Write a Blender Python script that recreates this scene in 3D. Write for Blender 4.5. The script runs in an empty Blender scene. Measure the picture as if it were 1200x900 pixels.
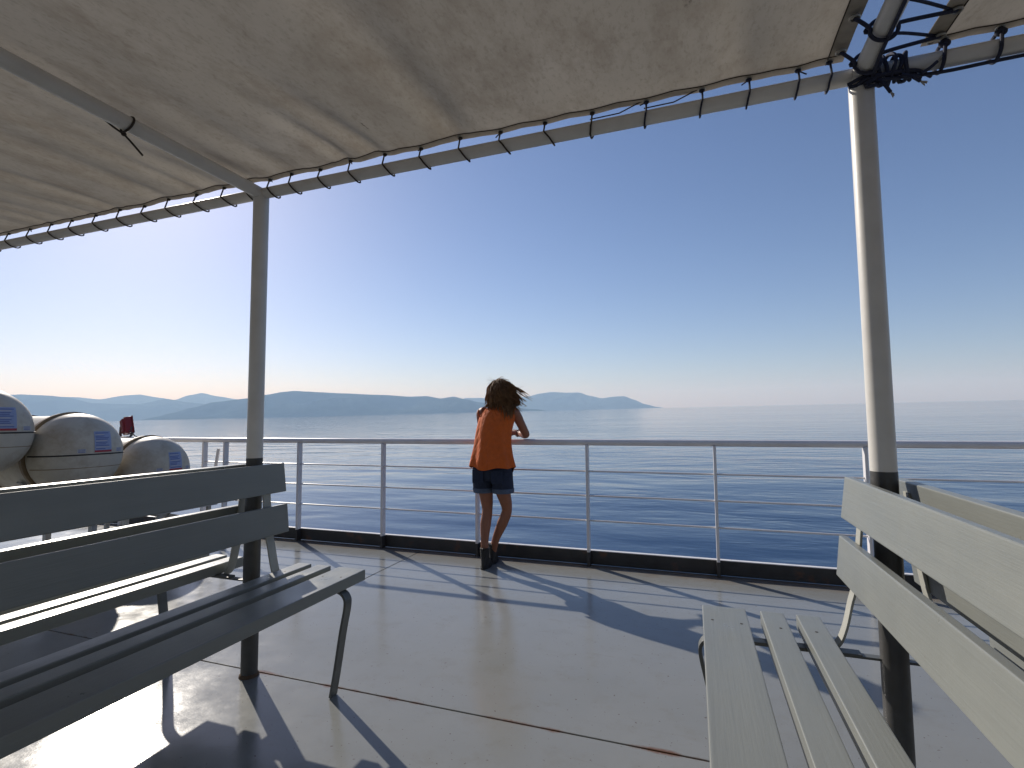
import bpy, bmesh, math, random
from mathutils import Vector, Matrix, noise
random.seed(7)
scene = bpy.context.scene
COL = scene.collection
rad = math.radians

# ------------------------------------------------------------------ camera
# ship frame: +Y towards the stern rail, +X along the rail, +Z up from the deck (metres)
cam_d = bpy.data.cameras.new('camera')
cam_d.lens = 18.0; cam_d.sensor_width = 36.0; cam_d.sensor_fit = 'HORIZONTAL'
cam_d.clip_start = 0.05; cam_d.clip_end = 200000
cam = bpy.data.objects.new('camera', cam_d); COL.objects.link(cam)
right = Vector((0.94306, 0.33249, -0.00880)); up = Vector((0.03143, -0.06273, 0.99754))
fwd = Vector((-0.33112, 0.94102, 0.06961))
cam.matrix_world = Matrix(((right.x, up.x, -fwd.x, 0), (right.y, up.y, -fwd.y, 0), (right.z, up.z, -fwd.z, 1.25), (0, 0, 0, 1)))
scene.camera = cam

# ------------------------------------------------------------------ the sea's level (the ship is slightly trimmed)
_n = Vector((-0.0079, -0.0218, 1)).normalized()
_y = Vector((0, 1, 0.0218)); _y = (_y - _y.dot(_n) * _n).normalized()
_x = _y.cross(_n)
SEA_Z = -9.0
SEA = Matrix(((_x.x, _y.x, _n.x, 0), (_x.y, _y.y, _n.y, 0), (_x.z, _y.z, _n.z, SEA_Z), (0, 0, 0, 1)))
S3 = SEA.to_3x3().transposed()          # ship -> sea frame

# ------------------------------------------------------------------ world and sun
SUN_AZ, SUN_EL = rad(-56.8), rad(29.0)  # azimuth from +Y towards +X
sdir = Vector((math.sin(SUN_AZ) * math.cos(SUN_EL), math.cos(SUN_AZ) * math.cos(SUN_EL), math.sin(SUN_EL)))
ssea = S3 @ sdir
world = bpy.data.worlds.new('World'); scene.world = world; world.use_nodes = True
wn = world.node_tree; wn.nodes.clear()
wout = wn.nodes.new('ShaderNodeOutputWorld'); wbg = wn.nodes.new('ShaderNodeBackground')
sky = wn.nodes.new('ShaderNodeTexSky'); sky.sky_type = 'NISHITA'; sky.sun_disc = False
sky.sun_elevation = math.asin(ssea.z); sky.sun_rotation = math.atan2(ssea.x, ssea.y)
sky.altitude = 0; sky.air_density = 0.9; sky.dust_density = 0.38; sky.ozone_density = 1.6
wtc = wn.nodes.new('ShaderNodeTexCoord'); wmap = wn.nodes.new('ShaderNodeMapping')
wmap.inputs['Rotation'].default_value = S3.to_euler()
wn.links.new(wtc.outputs['Generated'], wmap.inputs['Vector'])
wn.links.new(wmap.outputs['Vector'], sky.inputs['Vector'])
wtint = wn.nodes.new('ShaderNodeMix'); wtint.data_type = 'RGBA'; wtint.blend_type = 'MULTIPLY'; wtint.inputs[0].default_value = 1.0
wtint.inputs[7].default_value = (.96, .98, 1.18, 1)        # the picture's cool white balance
wn.links.new(sky.outputs['Color'], wtint.inputs[6]); wn.links.new(wtint.outputs[2], wbg.inputs['Color'])
wbg.inputs['Strength'].default_value = 0.078
wn.links.new(wbg.outputs['Background'], wout.inputs['Surface'])
sun_d = bpy.data.lights.new('sun', 'SUN'); sun_d.energy = 4.8; sun_d.angle = rad(0.55); sun_d.color = (1.0, 0.95, 0.88)
sun = bpy.data.objects.new('sun', sun_d); COL.objects.link(sun)
sun.rotation_euler = sdir.to_track_quat('Z', 'Y').to_euler(); sun.location = sdir * 30
vs = scene.view_settings
vs.view_transform = 'Standard'; vs.look = 'None'; vs.exposure = 0.14; vs.gamma = 1.0; vs.use_curve_mapping = False
cy = scene.cycles
cy.use_denoising = True; cy.max_bounces = 8; cy.diffuse_bounces = 4; cy.glossy_bounces = 4
cy.volume_bounces = 1; cy.sample_clamp_indirect = 6.0; cy.caustics_reflective = False; cy.caustics_refractive = False

# ------------------------------------------------------------------ materials
def nd(nt, typ, **kw):
    n = nt.nodes.new(typ)
    for k, v in kw.items():
        if k.startswith('_'): setattr(n, k[1:], v)
        else: n.inputs[k.replace('__', ' ')].default_value = v
    return n
def ramp(nt, src, stops):
    r = nt.nodes.new('ShaderNodeValToRGB')
    el = r.color_ramp.elements
    while len(el) < len(stops): el.new(0.5)
    for e, (p, c) in zip(el, stops):
        e.position = p; e.color = (c, c, c, 1) if isinstance(c, (int, float)) else (*c, 1)
    nt.links.new(src, r.inputs['Fac']); return r.outputs['Color']
def noise_n(nt, scale, detail=6, rough=.55, stretch=None, coord='Object', dist=0.0):
    tc = nt.nodes.new('ShaderNodeTexCoord'); out = tc.outputs[coord]
    if stretch:
        mp = nt.nodes.new('ShaderNodeMapping'); mp.inputs['Scale'].default_value = stretch
        nt.links.new(out, mp.inputs['Vector']); out = mp.outputs['Vector']
    n = nd(nt, 'ShaderNodeTexNoise', Scale=scale, Detail=detail, Roughness=rough, Distortion=dist)
    nt.links.new(out, n.inputs['Vector']); return n.outputs['Fac']
def mixc(nt, fac, a, b, mode='MIX'):
    m = nt.nodes.new('ShaderNodeMix'); m.data_type = 'RGBA'; m.blend_type = mode
    for idx, v in ((0, fac), (6, a), (7, b)):
        if hasattr(v, 'is_linked'): nt.links.new(v, m.inputs[idx])
        elif idx == 0: m.inputs[0].default_value = v
        else: m.inputs[idx].default_value = (*v, 1)
    return m.outputs[2]
def newmat(name):
    m = bpy.data.materials.new(name); m.use_nodes = True
    nt = m.node_tree; return m, nt, nt.nodes['Principled BSDF']
def bump(nt, h, strength, dist, normal=None):
    b = nd(nt, 'ShaderNodeBump', Strength=strength, Distance=dist); nt.links.new(h, b.inputs['Height'])
    if normal is not None: nt.links.new(normal, b.inputs['Normal'])
    return b.outputs['Normal']
def simple(name, col, rough=.5, var=.12, scale=14, bstr=.15, bdist=.002, dirt=None, dirt_scale=5, dirt_lo=.58, dirt_hi=.72, metal=0, stretch=None):
    m, nt, p = newmat(name)
    f = noise_n(nt, scale, stretch=stretch)
    lo = tuple(c * (1 - var) for c in col); hi = tuple(min(1, c * (1 + var)) for c in col)
    c = mixc(nt, ramp(nt, f, [(.3, 0.), (.7, 1.)]), lo, hi)
    if dirt:
        f2 = noise_n(nt, dirt_scale, 9, .65)
        c = mixc(nt, ramp(nt, f2, [(dirt_lo, 0.), (dirt_hi, 1.)]), c, dirt)
    nt.links.new(c, p.inputs['Base Color'])
    r = ramp(nt, noise_n(nt, scale * .6), [(.25, max(0, rough - .08)), (.75, min(1, rough + .1))])
    nt.links.new(r, p.inputs['Roughness']); p.inputs['Metallic'].default_value = metal
    if bstr: nt.links.new(bump(nt, noise_n(nt, scale * 4, 5, .6, stretch=stretch), bstr, bdist), p.inputs['Normal'])
    return m

M = {}
M['white_paint'] = simple('white_paint', (.64, .62, .58), .40, .06, 9, .25, .0015, (.30, .22, .14), 6, .70, .80)
M['rail_paint'] = simple('rail_paint', (.72, .70, .70), .35, .06, 9, .2, .001, (.28, .15, .09), 9, .66, .75)
M['dark_paint'] = simple('dark_paint', (.055, .055, .055), .5, .2, 12, .3, .002, (.12, .06, .03), 8, .66, .75)
M['coaming'] = simple('coaming_paint', (.035, .033, .033), .55, .25, 10, .3, .003, (.13, .055, .025), 5, .60, .72)
M['cord'] = simple('navy_cord', (.018, .022, .045), .8, .3, 120, .6, .001)
M['cord_end'] = simple('frayed_cord', (.38, .34, .28), .9, .2, 150, .5, .001)
M['cord_brown'] = simple('brown_cord', (.045, .035, .028), .85, .3, 120, .6, .001)
M['metal_ring'] = simple('grommet_metal', (.35, .33, .28), .4, .2, 60, .1, .0005, metal=.8)
M['screw'] = simple('screw_metal', (.07, .06, .05), .6, .2, 60, .1, .0005, metal=.5)
M['iron'] = simple('bench_iron', (.10, .105, .10), .42, .15, 14, .25, .001, (.12, .06, .03), 9, .66, .74)
M['iron_light'] = simple('bench_iron_light', (.36, .36, .32), .45, .1, 14, .25, .001)
M['rubber'] = simple('seal_rubber', (.012, .012, .012), .6, .1, 20, .1, .001)
M['raft'] = simple('raft_shell', (.55, .51, .42), .45, .10, 4, .15, .003, (.26, .18, .10), 2.6, .48, .75)
M['raft_dirty'] = simple('raft_band', (.30, .22, .13), .55, .2, 5, .3, .003, (.14, .09, .05), 4, .5, .7)
M['label_blue'] = simple('label_blue', (.30, .37, .58), .5, .08, 30, 0)
M['label_ink'] = simple('label_ink', (.10, .14, .36), .5, .1, 40, 0)
M['label_red'] = simple('label_red', (.38, .04, .05), .5, .1, 40, 0)
M['label_pale'] = simple('label_pale', (.50, .50, .50), .5, .1, 40, 0)
M['red_lamp'] = simple('red_lamp', (.17, .008, .012), .4, .15, 20, .1, .001)
M['rack'] = simple('rack_paint', (.42, .42, .41), .5, .1, 9, .25, .002, (.26, .14, .07), 6, .64, .74)
M['skin'] = simple('skin', (.27, .105, .056), .5, .08, 18, .1, .001)
M['shirt'] = simple('orange_cloth', (.62, .115, .011), .85, .08, 30, .3, .001)
_nt = M['shirt'].node_tree; _p = _nt.nodes['Principled BSDF']
_w = bump(_nt, noise_n(_nt, 60, 3, .6), .3, .001)
_nt.links.new(bump(_nt, noise_n(_nt, 13, 4, .55, (1.2, 1.2, .38), dist=1.2), .9, .022, _w), _p.inputs['Normal'])
M['denim'] = simple('dark_denim', (.012, .020, .045), .85, .25, 90, .4, .001)
M['denim_cuff'] = simple('denim_cuff', (.075, .10, .15), .85, .2, 90, .4, .001)
M['boot'] = simple('black_boot', (.012, .011, .011), .6, .2, 40, .2, .001)
M['glasses'] = simple('dark_glasses', (.01, .01, .01), .2, .1, 20, 0)
M['bracelet'] = simple('bracelet', (.10, .05, .03), .5, .2, 40, .1, .001)

def mat_bench():
    m, nt, p = newmat('bench_paint')
    f = noise_n(nt, 3, 8, .6, (6, .5, 6))
    c = mixc(nt, ramp(nt, f, [(.3, 0.), (.7, 1.)]), (.190, .201, .190), (.216, .226, .210))
    f2 = noise_n(nt, 34, 4, .6)
    c = mixc(nt, ramp(nt, f2, [(.735, 0.), (.765, .75)]), c, (.13, .10, .075))
    nt.links.new(c, p.inputs['Base Color'])
    nt.links.new(ramp(nt, noise_n(nt, 9, 6), [(.2, .25), (.8, .42)]), p.inputs['Roughness'])
    g = bump(nt, noise_n(nt, 9, 6, .65, (14, .45, 14)), .35, .0025)
    nt.links.new(bump(nt, noise_n(nt, 160, 3), .08, .001, g), p.inputs['Normal'])
    return m
M['bench'] = mat_bench()

def mat_deck():
    m, nt, p = newmat('deck_paint')
    f = noise_n(nt, .9, 8, .6)
    c = mixc(nt, ramp(nt, f, [(.3, 0.), (.7, 1.)]), (.205, .215, .212), (.240, .246, .238))
    f1 = noise_n(nt, 7, 8, .7)
    c = mixc(nt, ramp(nt, f1, [(.52, 0.), (.74, .45)]), c, (.185, .178, .152))
    fs = noise_n(nt, 3.0, 9, .7, (1, 3.2, 1), dist=.8)
    c = mixc(nt, ramp(nt, fs, [(.60, 0.), (.70, .35)]), c, (.175, .160, .130))
    f2 = noise_n(nt, 2.4, 10, .72)
    c = mixc(nt, ramp(nt, f2, [(.70, 0.), (.76, .8)]), c, (.22, .12, .06))
    f3 = noise_n(nt, 55, 2, .5)
    c = mixc(nt, ramp(nt, f3, [(.70, 0.), (.73, .8)]), c, (.10, .075, .055))
    # dirt and rust gathered along the foot of the rail coaming and along the welded seam
    tc = nt.nodes.new('ShaderNodeTexCoord'); sx = nt.nodes.new('ShaderNodeSeparateXYZ')
    nt.links.new(tc.outputs['Object'], sx.inputs[0])
    wob = nt.nodes.new('ShaderNodeMath'); wob.operation = 'MULTIPLY_ADD'
    nt.links.new(noise_n(nt, 5, 6, .6), wob.inputs[0]); wob.inputs[1].default_value = .28; nt.links.new(sx.outputs['Y'], wob.inputs[2])
    c = mixc(nt, ramp(nt, wob.outputs[0], [(.0, 0.), (1., 0.)]) if False else _band(nt, wob.outputs[0], 4.40, 4.62), c, (.17, .125, .085))
    seam = nt.nodes.new('ShaderNodeMath'); seam.operation = 'SUBTRACT'; nt.links.new(sx.outputs['Y'], seam.inputs[0]); seam.inputs[1].default_value = 2.085
    ab = nt.nodes.new('ShaderNodeMath'); ab.operation = 'ABSOLUTE'; nt.links.new(seam.outputs[0], ab.inputs[0])
    nn = nt.nodes.new('ShaderNodeMath'); nn.operation = 'MULTIPLY_ADD'
    nt.links.new(noise_n(nt, 3.2, 6, .6), nn.inputs[0]); nn.inputs[1].default_value = -.11; nt.links.new(ab.outputs[0], nn.inputs[2])
    c = mixc(nt, _band(nt, nn.outputs[0], -.049, -.064), c, (.15, .085, .052))
    nt.links.new(c, p.inputs['Base Color'])
    nt.links.new(ramp(nt, noise_n(nt, 5, 8, .65), [(.25, .10), (.75, .24)]), p.inputs['Roughness'])
    g = bump(nt, noise_n(nt, 2.2, 4, .5), .22, .010)
    g = bump(nt, noise_n(nt, 22, 6, .6), .16, .003, g)
    nt.links.new(bump(nt, noise_n(nt, 140, 3, .6), .12, .001, g), p.inputs['Normal']); p.inputs['Specular IOR Level'].default_value = .40
    return m
def _band(nt, src, lo, hi):
    mr = nt.nodes.new('ShaderNodeMapRange'); mr.inputs['From Min'].default_value = lo; mr.inputs['From Max'].default_value = hi
    nt.links.new(src, mr.inputs['Value']); return mr.outputs['Result']
M['deck'] = mat_deck()
M['deck_gap'] = simple('rusty_gap', (.10, .06, .035), .8, .3, 12, .3, .002)
M['hull'] = simple('hull_paint', (.55, .55, .55), .4, .05, 1, .1, .002)

def mat_awning():
    m, nt, p = newmat('awning_canvas')
    f = noise_n(nt, 1.3, 9, .66, (1.2, .8, 1))
    c = mixc(nt, ramp(nt, f, [(.3, 0.), (.72, 1.)]), (.40, .355, .285), (.53, .475, .395))
    f2 = noise_n(nt, 4.5, 10, .72, (1.4, .7, 1))
    c = mixc(nt, ramp(nt, f2, [(.46, 0.), (.70, .7)]), c, (.27, .22, .165))
    f3 = noise_n(nt, 70, 3, .7, (1, .45, 1))
    c = mixc(nt, ramp(nt, f3, [(.52, 0.), (.75, .5)]), c, (.25, .215, .165))
    f4 = noise_n(nt, 2.0, 12, .75, (1.6, .5, 1), dist=.6)
    c = mixc(nt, ramp(nt, f4, [(.660, 0.), (.70, .8)]), c, (.10, .085, .07))
    nt.links.new(c, p.inputs['Base Color']); p.inputs['Roughness'].default_value = .85
    nt.links.new(bump(nt, noise_n(nt, 220, 2), .25, .0008), p.inputs['Normal'])
    tr = nt.nodes.new('ShaderNodeBsdfTranslucent'); nt.links.new(c, tr.inputs['Color'])
    mx = nt.nodes.new('ShaderNodeMixShader'); mx.inputs[0].default_value = .23
    nt.links.new(p.outputs[0], mx.inputs[1]); nt.links.new(tr.outputs[0], mx.inputs[2])
    nt.links.new(mx.outputs[0], nt.nodes['Material Output'].inputs['Surface'])
    return m
M['awning'] = mat_awning()
M['awning_hem'] = simple('awning_hem', (.38, .335, .275), .85, .12, 30, .2, .001)
M['stitch'] = simple('stitching', (.05, .04, .03), .9, .2, 80, 0)

def mat_hair():
    m, nt, p = newmat('hair')
    f = noise_n(nt, 30, 4, .6)
    c = mixc(nt, ramp(nt, f, [(.3, 0.), (.7, 1.)]), (.085, .038, .014), (.30, .155, .06))
    nt.links.new(c, p.inputs['Base Color']); p.inputs['Roughness'].default_value = .65; p.inputs['Specular IOR Level'].default_value = .2
    tr = nt.nodes.new('ShaderNodeBsdfTranslucent'); tr.inputs['Color'].default_value = (.50, .26, .09, 1)
    mx = nt.nodes.new('ShaderNodeMixShader'); mx.inputs[0].default_value = .3
    nt.links.new(p.outputs[0], mx.inputs[1]); nt.links.new(tr.outputs[0], mx.inputs[2])
    nt.links.new(mx.outputs[0], nt.nodes['Material Output'].inputs['Surface'])
    return m
M['hair'] = mat_hair()

def mat_sea():
    m, nt, p = newmat('sea_water')
    p.inputs['Base Color'].default_value = (.007, .034, .090, 1)
    p.inputs['Roughness'].default_value = .06; p.inputs['IOR'].default_value = 1.333
    patch = ramp(nt, noise_n(nt, .010, 5, .6, (.45, 1.5, 1)), [(.38, .08), (.64, 1.)])
    def wave(scale, detail, st, d, prev=None, mod=True):
        h = noise_n(nt, scale, detail, .5, st, dist=.3)
        b = nd(nt, 'ShaderNodeBump', Distance=d)
        nt.links.new(h, b.inputs['Height'])
        if mod: nt.links.new(patch, b.inputs['Strength'])
        if prev is not None: nt.links.new(prev, b.inputs['Normal'])
        return b.outputs['Normal']
    g = wave(.09, 2, (.5, 1.2, 1), .36, mod=False)
    g = wave(.34, 3, (.5, 1.3, 1), .18, g)
    g = wave(1.1, 3, (.6, 1.2, 1), .034, g)
    nt.links.new(g, p.inputs['Normal'])
    return m
M['sea'] = mat_sea()
M['hill'] = simple('hill_scrub', (.030, .042, .034), .95, .5, .004, 0)
M['hill'].node_tree.nodes['Principled BSDF'].inputs['Specular IOR Level'].default_value = 0

# ------------------------------------------------------------------ mesh helpers
class MB:
    def __init__(s): s.v = []; s.f = []
    def add(s, vs, fs):
        o = len(s.v); s.v += [tuple(v) for v in vs]; s.f += [tuple(i + o for i in f) for f in fs]
    def box(s, x0, x1, y0, y1, z0, z1):
        s.add([(x, y, z) for z in (z0, z1) for y in (y0, y1) for x in (x0, x1)],
              [(0, 2, 3, 1), (4, 5, 7, 6), (0, 1, 5, 4), (2, 6, 7, 3), (0, 4, 6, 2), (1, 3, 7, 5)])
    def tube(s, pts, r, n=10, cap=True, flat=None):
        pts = [Vector(p) for p in pts]; m = len(pts)
        rs = r if isinstance(r, (list, tuple)) else [r] * m
        T = [((pts[min(i + 1, m - 1)] - pts[max(i - 1, 0)]).normalized()) for i in range(m)]
        a = Vector((0, 0, 1)) if abs(T[0].z) < .9 else Vector((1, 0, 0))
        N = (a - a.dot(T[0]) * T[0]).normalized(); vs = []
        for i in range(m):
            N = N - N.dot(T[i]) * T[i]
            N = N.normalized() if N.length > 1e-6 else T[i].orthogonal().normalized()
            B = T[i].cross(N)
            for k in range(n):
                t = 2 * math.pi * k / n
                vs.append(pts[i] + (N * math.cos(t) + B * math.sin(t)) * rs[i])
        fs = [(i * n + k, i * n + (k + 1) % n, (i + 1) * n + (k + 1) % n, (i + 1) * n + k) for i in range(m - 1) for k in range(n)]
        if cap: fs += [tuple(range(n - 1, -1, -1)), tuple((m - 1) * n + k for k in range(n))]
        s.add(vs, fs)
    def strip(s, pts, w, t, axis):
        """flat bar swept along pts; w is its width along axis, t its thickness"""
        pts = [Vector(p) for p in pts]; m = len(pts); A = Vector(axis).normalized(); vs = []
        for i in range(m):
            T = (pts[min(i + 1, m - 1)] - pts[max(i - 1, 0)]).normalized(); N = T.cross(A).normalized()
            for a, b in ((-1, -1), (1, -1), (1, 1), (-1, 1)): vs.append(pts[i] + A * w / 2 * a + N * t / 2 * b)
        fs = [(i * 4 + k, i * 4 + (k + 1) % 4, i * 4 + 4 + (k + 1) % 4, i * 4 + 4 + k) for i in range(m - 1) for k in range(4)]
        fs += [(3, 2, 1, 0), tuple((m - 1) * 4 + k for k in range(4))]; s.add(vs, fs)
    def loft(s, rings, cap=True):
        n = len(rings[0]); vs = [p for r in rings for p in r]; m = len(rings)
        fs = [(i * n + k, i * n + (k + 1) % n, (i + 1) * n + (k + 1) % n, (i + 1) * n + k) for i in range(m - 1) for k in range(n)]
        if cap: fs += [tuple(range(n - 1, -1, -1)), tuple((m - 1) * n + k for k in range(n))]
        s.add(vs, fs)
    def sphere(s, c, rx, ry, rz, nu=20, nv=12, rot=None):
        c = Vector(c); rot = rot or Matrix.Identity(3); rings = []
        for j in range(1, nv):
            t = math.pi * j / nv
            rings.append([c + rot @ Vector((rx * math.sin(t) * math.cos(2 * math.pi * k / nu), ry * math.sin(t) * math.sin(2 * math.pi * k / nu), -rz * math.cos(t))) for k in range(nu)])
        s.loft(rings)
    def torus(s, c, R, r, axis, n=18, k=8):
        c = Vector(c); A = Vector(axis).normalized(); U = A.orthogonal().normalized(); V = A.cross(U)
        vs = [c + (U * math.cos(2 * math.pi * i / n) + V * math.sin(2 * math.pi * i / n)) * (R + r * math.cos(2 * math.pi * j / k)) + A * r * math.sin(2 * math.pi * j / k) for i in range(n) for j in range(k)]
        fs = [(i * k + j, ((i + 1) % n) * k + j, ((i + 1) % n) * k + (j + 1) % k, i * k + (j + 1) % k) for i in range(n) for j in range(k)]
        s.add(vs, fs)
    def mesh(s, name, mat, smooth=None, bevel=0, seg=2):
        if smooth is None: smooth = not bevel
        me = bpy.data.meshes.new(name); me.from_pydata(s.v, [], s.f)
        bm = bmesh.new(); bm.from_mesh(me); bmesh.ops.recalc_face_normals(bm, faces=bm.faces)
        if bevel: bmesh.ops.bevel(bm, geom=list(bm.edges), offset=bevel, segments=seg, profile=.6, affect='EDGES')
        if smooth:
            for f in bm.faces: f.smooth = True
            for e in bm.edges:
                if len(e.link_faces) == 2 and e.calc_face_angle(0) > rad(38): e.smooth = False
        bm.to_mesh(me); bm.free(); me.materials.append(mat); return me
    def build(s, name, mat, parent=None, **kw):
        return link(name, s.mesh(name, mat, **kw), parent)
def link(name, data, parent=None):
    o = bpy.data.objects.new(name, data); COL.objects.link(o)
    if parent is not None: o.parent = parent
    return o
def tag(o, label=None, cat=None, group=None, kind=None):
    for k, v in (('label', label), ('category', cat), ('group', group), ('kind', kind)):
        if v: o[k] = v
    return o
def thing(name, loc, label, cat, group=None):
    o = link(name, None); o.location = loc; return tag(o, label, cat, group)
def boxpart(name, mat, parent, *b, bevel=.004, seg=2):
    mb = MB(); mb.box(*b); return mb.build(name, mat, parent, bevel=bevel, seg=seg)
def smooth_path(pts, n=8):
    """Catmull-Rom through pts"""
    P = [Vector(p) for p in pts]; P = [P[0] * 2 - P[1]] + P + [P[-1] * 2 - P[-2]]; out = []
    for i in range(1, len(P) - 2):
        for k in range(n):
            t = k / n; a, b, c, d = P[i - 1:i + 3]
            out.append(.5 * ((2 * b) + (c - a) * t + (2 * a - 5 * b + 4 * c - d) * t * t + (-a + 3 * b - 3 * c + d) * t ** 3))
    return out + [P[-2]]

# ------------------------------------------------------------------ sea, hills
RE = 6371000.0
def build_sea():
    rings = [0, 15, 40, 90, 180, 350, 700, 1300, 2400, 4000, 6000, 8000, 10000, 12000, 15000, 19000, 24000, 31000]; n = 144
    vs = [(0, 0, 0)]; fs = []
    for r in rings[1:]:
        for k in range(n):
            t = 2 * math.pi * k / n; vs.append((r * math.cos(t), r * math.sin(t), -r * r / (2 * RE)))
    for k in range(n): fs.append((0, 1 + k, 1 + (k + 1) % n))
    for i in range(len(rings) - 2):
        a = 1 + i * n; b = a + n
        for k in range(n): fs.append((a + k, b + k, b + (k + 1) % n, a + (k + 1) % n))
    me = bpy.data.meshes.new('sea'); me.from_pydata(vs, [], fs)
    for p in me.polygons: p.use_smooth = True
    me.materials.append(M['sea']); o = link('sea', me); o.matrix_world = SEA; tag(o, kind='structure')
build_sea()

def hill(prof, D, W, rough, label, seed):
    """prof: (azimuth degrees, elevation degrees) of the ridge line, D metres away, W half-depth"""
    def el(a):
        for (a0, e0), (a1, e1) in zip(prof, prof[1:]):
            if a0 <= a <= a1:
                t = (a - a0) / (a1 - a0); t = t * t * (3 - 2 * t) * .5 + t * .5; return e0 + (e1 - e0) * t
        return 0
    a0, a1 = prof[0][0], prof[-1][0]; nc = int((a1 - a0) / .11) + 2; nr = 25; vs = []; fs = []
    for i in range(nc):
        a = a0 + (a1 - a0) * i / (nc - 1); e = el(a)
        for j in range(nr):
            t = -1 + 2 * j / (nr - 1); d = D + t * W; th = rad(a)
            x, y = d * math.sin(th), d * math.cos(th); drop = d * d / (2 * RE)
            H = d * math.tan(rad(max(e, 0)))
            n1 = noise.fractal(Vector((x / 900 + seed, y / 900, 0)), 1.0, 2.1, 5)
            n2 = 1 - abs(noise.fractal(Vector((x / 1600, y / 2600 + seed, 3)), 1.0, 2.0, 4)) * 2
            base = max(0, 1 - abs(t) ** 1.15)
            side = min(1, abs(t) * 2.2) * base
            h = H * (base + side * .55 * (n2 - .4)) + H * rough * n1 * (.25 + side)
            if abs(t) > .999: h = -30
            vs.append((x, y, h - drop))
    for i in range(nc - 1):
        for j in range(nr - 1): fs.append((i * nr + j, (i + 1) * nr + j, (i + 1) * nr + j + 1, i * nr + j + 1))
    me = bpy.data.meshes.new('hill'); me.from_pydata(vs, [], fs)
    for p in me.polygons: p.use_smooth = True
    me.materials.append(M['hill']); o = link('hill', me); o.matrix_world = SEA; tag(o, label, kind='structure')
hill([(-55.6, -.05), (-54.2, .28), (-53, .6), (-51.3, 1.1), (-49.6, 1.59), (-46.7, 1.92), (-44.9, 2.3), (-43.4, 2.57), (-42.4, 2.66), (-40, 2.50), (-37.8, 2.36), (-33.4, 2.10), (-30.5, 1.88), (-28.8, 1.90), (-27.3, 1.62), (-25.9, 1.80), (-24.6, 1.5), (-23, 1.1), (-20, .55), (-17, .2), (-15, -.05)], 12000, 1900, .05, 'long blue headland behind the white post', 1)
hill([(-72, 1.6), (-66, 2.2), (-63.2, 2.34), (-61.5, 2.25), (-60.2, 2.05), (-58.7, 1.6), (-57, 1.5), (-55.4, 1.5), (-53.4, 1.95), (-51.6, 1.6), (-49, 1.2), (-46, .5), (-44, -.05)], 16500, 2200, .04, 'blue coastal range behind the life raft drums', 4)
hill([(-66, 1.5), (-62, 2.2), (-60, 2.15), (-58.2, 1.95), (-56.5, 2.28), (-55.4, 2.35), (-53.8, 2.05), (-52.8, 1.85), (-51.6, 2.3), (-50.6, 2.48), (-49.2, 2.15), (-47.5, 1.85), (-45, 1.4), (-42, .5), (-40, -.05)], 21500, 2600, .04, 'pale farther range with twin peaks', 9)
hill([(-27, -.05), (-26, .8), (-24.6, 1.62), (-23, 1.6), (-20, 1.45), (-17.6, 1.65), (-16.2, 1.95), (-15, 2.08), (-13.4, 1.97), (-12, 1.95), (-10.6, 1.5), (-9.4, 1.22), (-8, 1.38), (-7, 1.40), (-6.1, 1.02), (-4.8, .45), (-3.6, .14), (-2.4, -.1)], 18500, 2300, .05, 'pale blue island beyond the woman', 14)

# ------------------------------------------------------------------ ship: hull, deck plates, coaming
def build_ship():
    hb = MB(); hb.box(-9.5, 12.5, -30, 4.50, -11.5, -.014); tag(hb.build('hull', M['hull'], bevel=.01), kind='structure')
    dk = MB(); dk.box(-9.48, 12.48, -8, 4.48, -.0135, -.009); deck = tag(dk.build('deck', M['deck_gap'], smooth=False), kind='structure')
    g = .004
    xs = [-9.48, -5.6, -2.5, 4.2, 12.48]
    for y0, y1, xl in ((-8, 2.085, [-9.48, -3.2, 4.2, 12.48]), (2.085, 4.48, xs)):
        for x0, x1 in zip(xl, xl[1:]):
            mb = MB(); mb.box(x0 + g, x1 - g, y0 + g, y1 - g, -.0085, 0)
            mb.build('deck_plate', M['deck'], deck, bevel=.003)
    c = MB(); c.box(-9.48, 12.48, 4.475, 4.492, .001, .115)
    co = c.build('coaming', M['coaming'], bevel=.003); tag(co, 'low dark steel coaming along the deck edge under the railing', 'coaming')
    t = MB(); t.box(-9.48, 12.48, 4.4725, 4.512, .1152, .122); t.build('coaming_edge', M['rail_paint'], co, bevel=.002)
build_ship()

# ------------------------------------------------------------------ railing
def build_rail():
    r = thing('railing', (0, 4.44, 0), 'white steel deck railing with flat posts and three thin rods', 'railing')
    mb = MB(); mb.tube([(-6.75, 0, 1.048), (12.3, 0, 1.048)], .027, 14); mb.build('top_rail', M['rail_paint'], r)
    for z in (.80, .59, .38):
        mb = MB(); mb.tube([(-5.37, 0, z), (12.3, 0, z)], .0075, 8); mb.build('rod', M['rail_paint'], r)
    b = MB(); b.box(-.011, .011, -.034, .026, .10, 1.026); pm = b.mesh('post', M['rail_paint'], bevel=.003)
    b = MB(); b.box(-.013, .013, -.036, .028, .0, .1185); fm = b.mesh('post_foot', M['coaming'], bevel=.002)
    for x in [-5.33, -5.01, -3.97, -2.93, -1.91, -.875, .155, 1.185, 2.2, 3.23, 4.26, 5.3, 6.3, 7.3, 8.3, 9.3, 10.3, 11.3, 12.2]:
        p = link('post', pm, r); p.location = (x, 0, 0)
        q = link('post_foot', fm, p)
    mb = MB(); mb.strip([(-5.10, -.02, .95), (-5.26, -.02, .12)], .04, .012, (1, 0, 0)); mb.build('brace', M['rail_paint'], r)
    mb = MB(); mb.tube([(-6.70, 0, .0), (-6.70, 0, 1.02)], .024, 12); mb.build('end_post', M['rail_paint'], r)
build_rail()

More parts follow.
